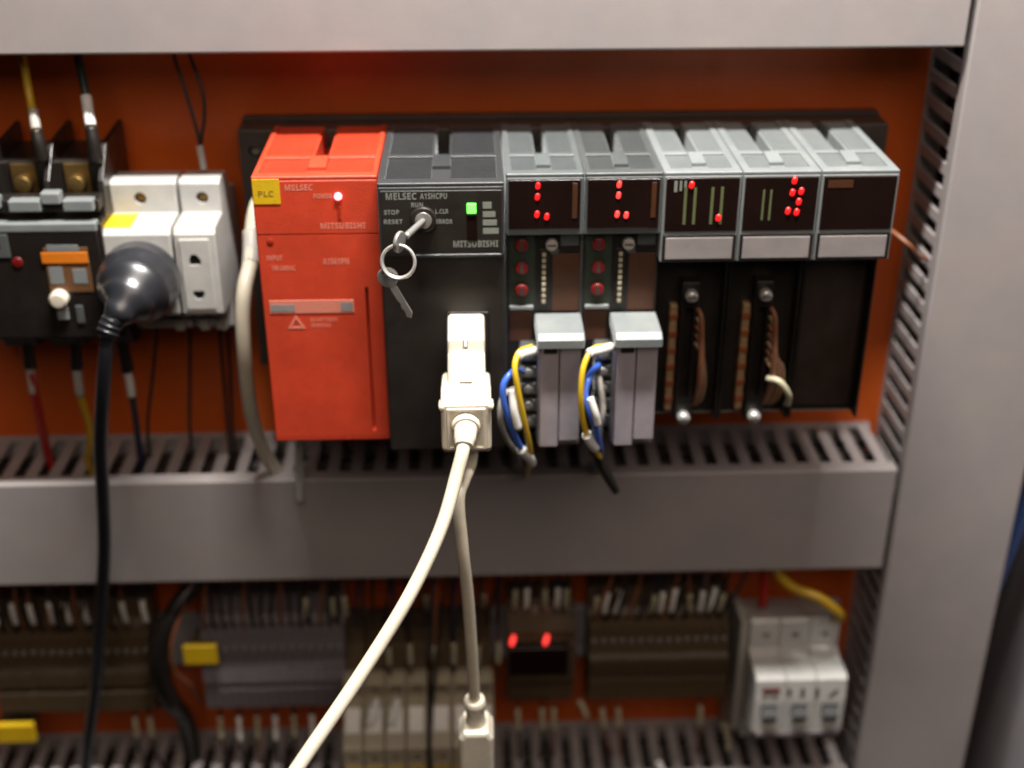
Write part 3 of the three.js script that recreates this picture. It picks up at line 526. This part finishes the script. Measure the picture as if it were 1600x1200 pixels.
{
  const g = 'wide terminals under the hanging connector', l = 'wide cream terminal with amber lower face in the lower row';
  const spots = [14.6, 27, 39.4, 51.8, 66.2, 78.6, 91, 101.8]; const p = 11.9;
  const first = thing('wide_terminal', 'wide cream terminal with amber lower face beside the white-capped pair, next to grey row', 'terminal block', [spots[0], -275, 6], g); wide(first, spots[0], spots[0] + p, M.terminalCream);
  spots.slice(1, 7).forEach((x, k) => { const c = copy(first, x - spots[0], 0, 0, k < 2 ? 'wide cream terminal with amber lower face and a white cap on its shoulder' : 'wide cream terminal with amber lower face and bare shoulder'); c.userData.group = k < 2 ? 'wide terminals with white caps' : 'bare wide terminals';
    if (k < 2) { const q = spots[0] + 5.4; build('white_cap', sweep([[q + 2, -206, 55], [q, -211, 61.5], [q - 2, -216, 66.5]], [2.2, 3.6, 2.8], 12, 16), M.sleeve, c); } });
}
wire('jumper_wire', 'black wire hanging down the gap between the wide terminals', 'wire', [[74, -150, 38], [70, -182, 48], [67, -206, 60], [65, -222, 74], [64.8, -262, 76], [64.8, -300, 70]], 1.2, M.black);
// relay module with two lit dots
{
  const t = thing('relay_module', 'dark relay module with two lit red dots beside the wide terminals', 'relay', [131, -235, 6]);
  build('housing', prismX([[6, -236], [6, -158], [26, -157], [30, -168], [38, -172], [38, -178], [44, -180], [44, -204], [36, -206], [34, -226], [24, -236]], 111.6, 151.6, 0.7), M.terminal, t);
  build('relay_body', box(112.2, 147.2, -198, -177.6, 40, 47, 0.8), M.window, t);
  for (const x of [114.6, 134.2]) build('indicator_lamp', sweep([[x + 0.9, -170.6, 43.4], [x, -173.6, 44.6], [x - 0.7, -176.2, 45]], [1.0, 1.5, 1.2], 8, 12), M.ledHot, t);
  for (let k = 0; k < 6; k++) build('clamp_screw', disc(116 + k * 6.2, -163.4, 27.4, 30, 2, 0.3, 12), M.keyMetal, t);
  build('end_clamp', box(147.4, 151.2, -200, -176, 40, 46, 0.6), M.terminal, t);
}
// three-pole breaker
{
  const t = thing('circuit_breaker', 'white three-pole circuit breaker with three dark toggles', 'breaker', [280, -258, 4]);
  build('side_plate', prismX([[5, -262], [5, -170], [22, -166], [44, -164], [44, -246], [26, -262]], 248.6, 253.4, 0.7), M.whiteDim, t);
  for (let k = 0; k < 3; k++) {
    const x0 = 253.6 + k * 17.7, c = x0 + 8.8;
    const b = build('pole', cut(prismX([[5, -250], [5, -176], [30, -167], [44, -161.5], [46, -163.5], [46, -181], [52, -184], [68, -183], [71, -185.4], [72, -200], [72, -222], [68, -227], [46, -232], [46, -249]], x0, x0 + 17.5, 0.7), [disc(c + 0.6, -173, 40, 60, 2.4), box(c - 4.8, c + 4.8, -213, -202.6, 64, 80, 0)]), M.white, t);
    build('terminal_screw', disc(c + 0.6, -173, 41, 42.4, 2.3, 0.3, 16), M.brownWire, b);
    build('toggle', prismX([[64, -212.4], [64, -203], [73, -204.4], [76.4, -208], [75.6, -211.4]], c - 4.2, c + 4.2, 0.5), M.cpu, b);
  }
  build('link_bar', box(256, 304.8, -226, -222.4, 70.4, 73.2, 0.5), M.terminalGrey, t);
  build('brand_mark', box(257.4, 267.6, -192.6, -190, 72, 72.25, 0), M.redSwitch, t);
  text('C16', 257.6, -198.4, 72.0, 3.0, M.printDark, t, 9);
  build('printed_sign', [box(272.2, 274.2, -196, -190.4, 72, 72.2, 0), box(280, 282, -197, -190.4, 72, 72.2, 0), box(288.2, 290.4, -197, -190.6, 72, 72.2, 0)], M.printDark, t);
  const pg = prismZ([[0, 0], [2, 0], [6, 5], [4, 5]], 72, 72.2, 0); pg.translate(296, -197, 0); build('printed_slash', pg, M.printDark, t);
}
wire('earth_wire', 'thick yellow wire bending down to the end of the three-pole breaker', 'wire', [[262, -112, 36], [267, -131, 40], [275, -136, 50], [288, -138, 57], [298, -146, 58], [303.5, -155, 52], [304, -163, 44]], 3.0, M.yellowDull);
wire('power_wire', 'dark red wire dropping into the top of the three-pole breaker', 'wire', [[262, -112, 30], [262, -135, 32], [262.4, -148, 34], [262.4, -160, 34]], 2.6, M.redWire);
wire('loop_cable', 'thick black cable looping between the two terminal rows', 'cable', [[-58, -112, 30], [-66, -132, 36], [-78, -146, 45], [-88.5, -167, 50], [-90.6, -190, 50], [-88.4, -214, 44], [-86, -236, 32], [-86, -262, 26], [-86, -290, 26]], [5, 5.4, 5.8, 5.8, 5.6, 5], M.black, [], undefined, 60);
wire('loop_cable', 'thin brown wire bowed beside the thick black cable', 'wire', [[-62, -116, 30], [-72, -142, 46], [-81, -165, 52], [-82, -186, 50], [-76, -204, 42], [-74, -226, 30]], 1.2, M.brownWire);
// ferruled wires: [x at the terminal, x at the duct, sleeve length]
function ferrule(xT, yT, zT, xD, len, label, group, m, down) {
  const s = down ? -1 : 1, yD = down ? -290 : -112, zD = 30, k = len / Math.abs(yD - yT);
  const P = (u) => [xT + (xD - xT) * u * u, yT + (yD - yT) * u, zT + (zD - zT) * u + 6 * Math.sin(Math.PI * Math.min(1, u * 1.2))];
  const t = thing('ferruled_wire', label, 'wire', [xT, yT, zT], group);
  build('conductor', sweep([0, 0.2, 0.45, 0.7, 1].map(P), 0.85, 24, 7), m || M.darkWire, t);
  build('sleeve', sweep([P(0.12), P(0.12 + k * 0.5), P(0.12 + k)], 1.65, 10, 9), len > 15.5 ? M.sleeve : M.sleeveAged, t);
}
const wm = [M.darkWire, M.darkWire, M.brownWire, M.navyWire];
[-184, -174, -163.6, -152.5, -142.6, -132.4, -110.4, -98.8].forEach((x, k) => ferrule(x, -169, 31, x + [9, 8, 4, 7, -2, -1, 1, 2][k], 16 + (k % 2), 'dark wire with pale sleeve above the row crossed by the plug cable', 'sleeved wires above the plug cable row', wm[k % 4]));
[[-6, 2], [10, 13], [17.5, 16.5]].forEach(([x, d], k) => ferrule(x, -168, 30, d, 15, 'dark wire with dull sleeve above the grey terminal row', 'sleeved wires above the grey row', wm[k % 4]));
[[42, 44], [54.4, 57], [69, 73], [80, 84], [94, 97], [106, 110]].forEach(([x, d], k) => ferrule(x, -199.5, 44, d, 13 + 2 * (k % 2), 'dark wire with pale sleeve above the wide terminals', 'sleeved wires above the wide terminals', wm[k % 4]));
[[52, 54], [64, 68], [98, 101]].forEach(([x, d], k) => ferrule(x, -172, 19, d, 13, 'dark wire with short sleeve behind the wide terminals', 'sleeved wires behind the wide terminals', wm[k % 4]));
[[116, 120], [123, 125], [133.6, 135], [141, 143], [146, 149]].forEach(([x, d], k) => ferrule(x, -165, 30, d, 15 + k % 2, 'dark wire with dull sleeve above the relay module', 'sleeved wires above the relay module', wm[k % 4]));
[[163.5, 169], [169, 176], [174.6, 190], [197, 206], [201.8, 208], [208.4, 216], [219.5, 212], [225.4, 230], [231, 243], [237, 247]].forEach(([x, d], k) => ferrule(x, -170, 31, d, 14 + 2.4 * (k % 3), 'dark wire with pale sleeve above the row beside the breaker', 'sleeved wires above the breaker row', wm[k % 4]));
[[-64, -62], [-52.6, -52], [-41.4, -43], [-30.4, -32], [-19.2, -20], [-8, -9]].forEach(([x, d], k) => ferrule(x, -229, 30, d, 14 + 2 * (k % 2), 'dark wire with pale sleeve under the grey terminal row', 'sleeved wires under the grey row', wm[k % 4], true));
[[-116, -112], [-107, -102]].forEach(([x, d], k) => ferrule(x, -229, 28, d, 13, 'dark wire with dull sleeve under the row crossed by the plug cable', 'sleeved wires under the plug cable row', wm[k % 4], true));
[[118, 120], [133, 132], [140, 141]].forEach(([x, d], k) => ferrule(x, -226, 32, d, 15, 'dark wire with dull sleeve under the relay module', 'sleeved wires under the relay module', wm[k % 4], true));
[[170, 184], [180, 186], [231, 232]].forEach(([x, d], k) => ferrule(x, -229, 30, d, 13, 'brown wire with dull sleeve under the row beside the breaker', 'sleeved wires under the breaker row', M.brownWire, true));
function plain(xT, xD, label, group, m) { wire('thin_wire', label, 'wire', [[xT, -172, 30], [xT + (xD - xT) * 0.1, -160, 34 + rr(-2, 4)], [xT + (xD - xT) * 0.5, -140, 36 + rr(-3, 4)], [xD, -112, 30]], rr(0.9, 1.2), m, [], group, 20); }
for (let k = 0; k < 14; k++) plain(-187.6 + k * 5.4 + rr(-1, 1), -184 + k * 5.4 + rr(-5, 8), 'thin dark wire without sleeve above the row crossed by the plug cable', 'bare wires above the plug cable row', k % 3 ? M.darkWire : M.brownWire);
for (let k = 0; k < 15; k++) plain(-65.8 + k * 5.6 + rr(-0.6, 0.6), -63 + k * 5.6 + rr(-5, 8), 'thin dark wire without sleeve above the grey terminal row', 'bare wires above the grey row', k % 4 ? M.darkWire : M.brownWire);
for (let k = 0; k < 16; k++) plain(22 + k * 5.6 + rr(-1, 1), 26 + k * 5.6 + rr(-4, 8), 'thin dark wire without sleeve behind the wide terminals', 'bare wires behind the wide terminals', k % 4 ? M.darkWire : M.navyWire);
for (let k = 0; k < 12; k++) plain(163 + k * 6.8 + rr(-1, 1), 170 + k * 6.8 + rr(-2, 12), 'thin dark wire without sleeve above the row beside the breaker', 'bare wires above the breaker row', k % 3 ? M.darkWire : M.brownWire);
// fallen sleeves lying in and by the lower duct
for (const [p, m, l] of [[[[156, -232, 30], [158.6, -236, 33], [160.6, -242, 34]], M.sleeveAged, 'loose dull sleeve dangling below the relay module'], [[[204, -266, 48], [207, -271, 52], [210.4, -277, 54]], M.sleeve, 'loose pale sleeve caught in the lower duct slots'], [[[-83, -228, 34], [-85, -233, 36], [-87, -237, 36]], M.sleeve, 'loose white sleeve beside the thick black cable'], [[[246, -249, 34], [248.6, -258, 38], [249.4, -266, 40]], M.sleeveAged, 'loose dull sleeve below the breaker side plate']])
  tag(build('loose_sleeve', sweep(p, 1.9, 10, 10), m), l, 'sleeve');
// blue cable beyond the upright duct
wire('blue_cable', 'blue cable slanting down behind the upright duct', 'cable', [[424, 30, 40], [416, -30, 36], [408.6, -90, 32], [402, -150, 28], [396, -200, 22], [392, -260, 14]], 5, M.blueCable);

// ------------------------------------------------------------------ lamps (outside the frame)
{
  const t = thing('cabinet_lamp', 'fluorescent lamp under the cabinet roof', 'lamp', [LAMP[0], LAMP[1] + 20, LAMP[2]]);
  build('tray', [box(LAMP[0] - LAMP_W / 2 - 15, LAMP[0] + LAMP_W / 2 + 15, LAMP[1] + 14, LAMP[1] + 40, LAMP[2] - 28, LAMP[2] + 28, 2)], M.steel, t);
  build('tube', sweep([[LAMP[0] - LAMP_W / 2, LAMP[1] + 9, LAMP[2]], [LAMP[0], LAMP[1] + 9, LAMP[2]], [LAMP[0] + LAMP_W / 2, LAMP[1] + 9, LAMP[2]]], 7.5, 10, 20), M.tubeGlow, t);
  const c = thing('work_lamp', 'flat work lamp facing the open cabinet', 'lamp', ROOM);
  const D = (name, z0, z1, m) => { const q = build(name, box(-ROOM_W / 2 + ROOM[0], ROOM_W / 2 + ROOM[0], -ROOM_D / 2 + ROOM[1], ROOM_D / 2 + ROOM[1], z0 + ROOM[2], z1 + ROOM[2], 2), m, c); return q; };
  D('diffuser', 6, 10, glow(1, 0.94, 0.87, 1.2)); D('housing', 10.5, 40, M.steel);
  c.quaternion.copy(roomLight.quaternion);
}
renderer.render(scene, camera);
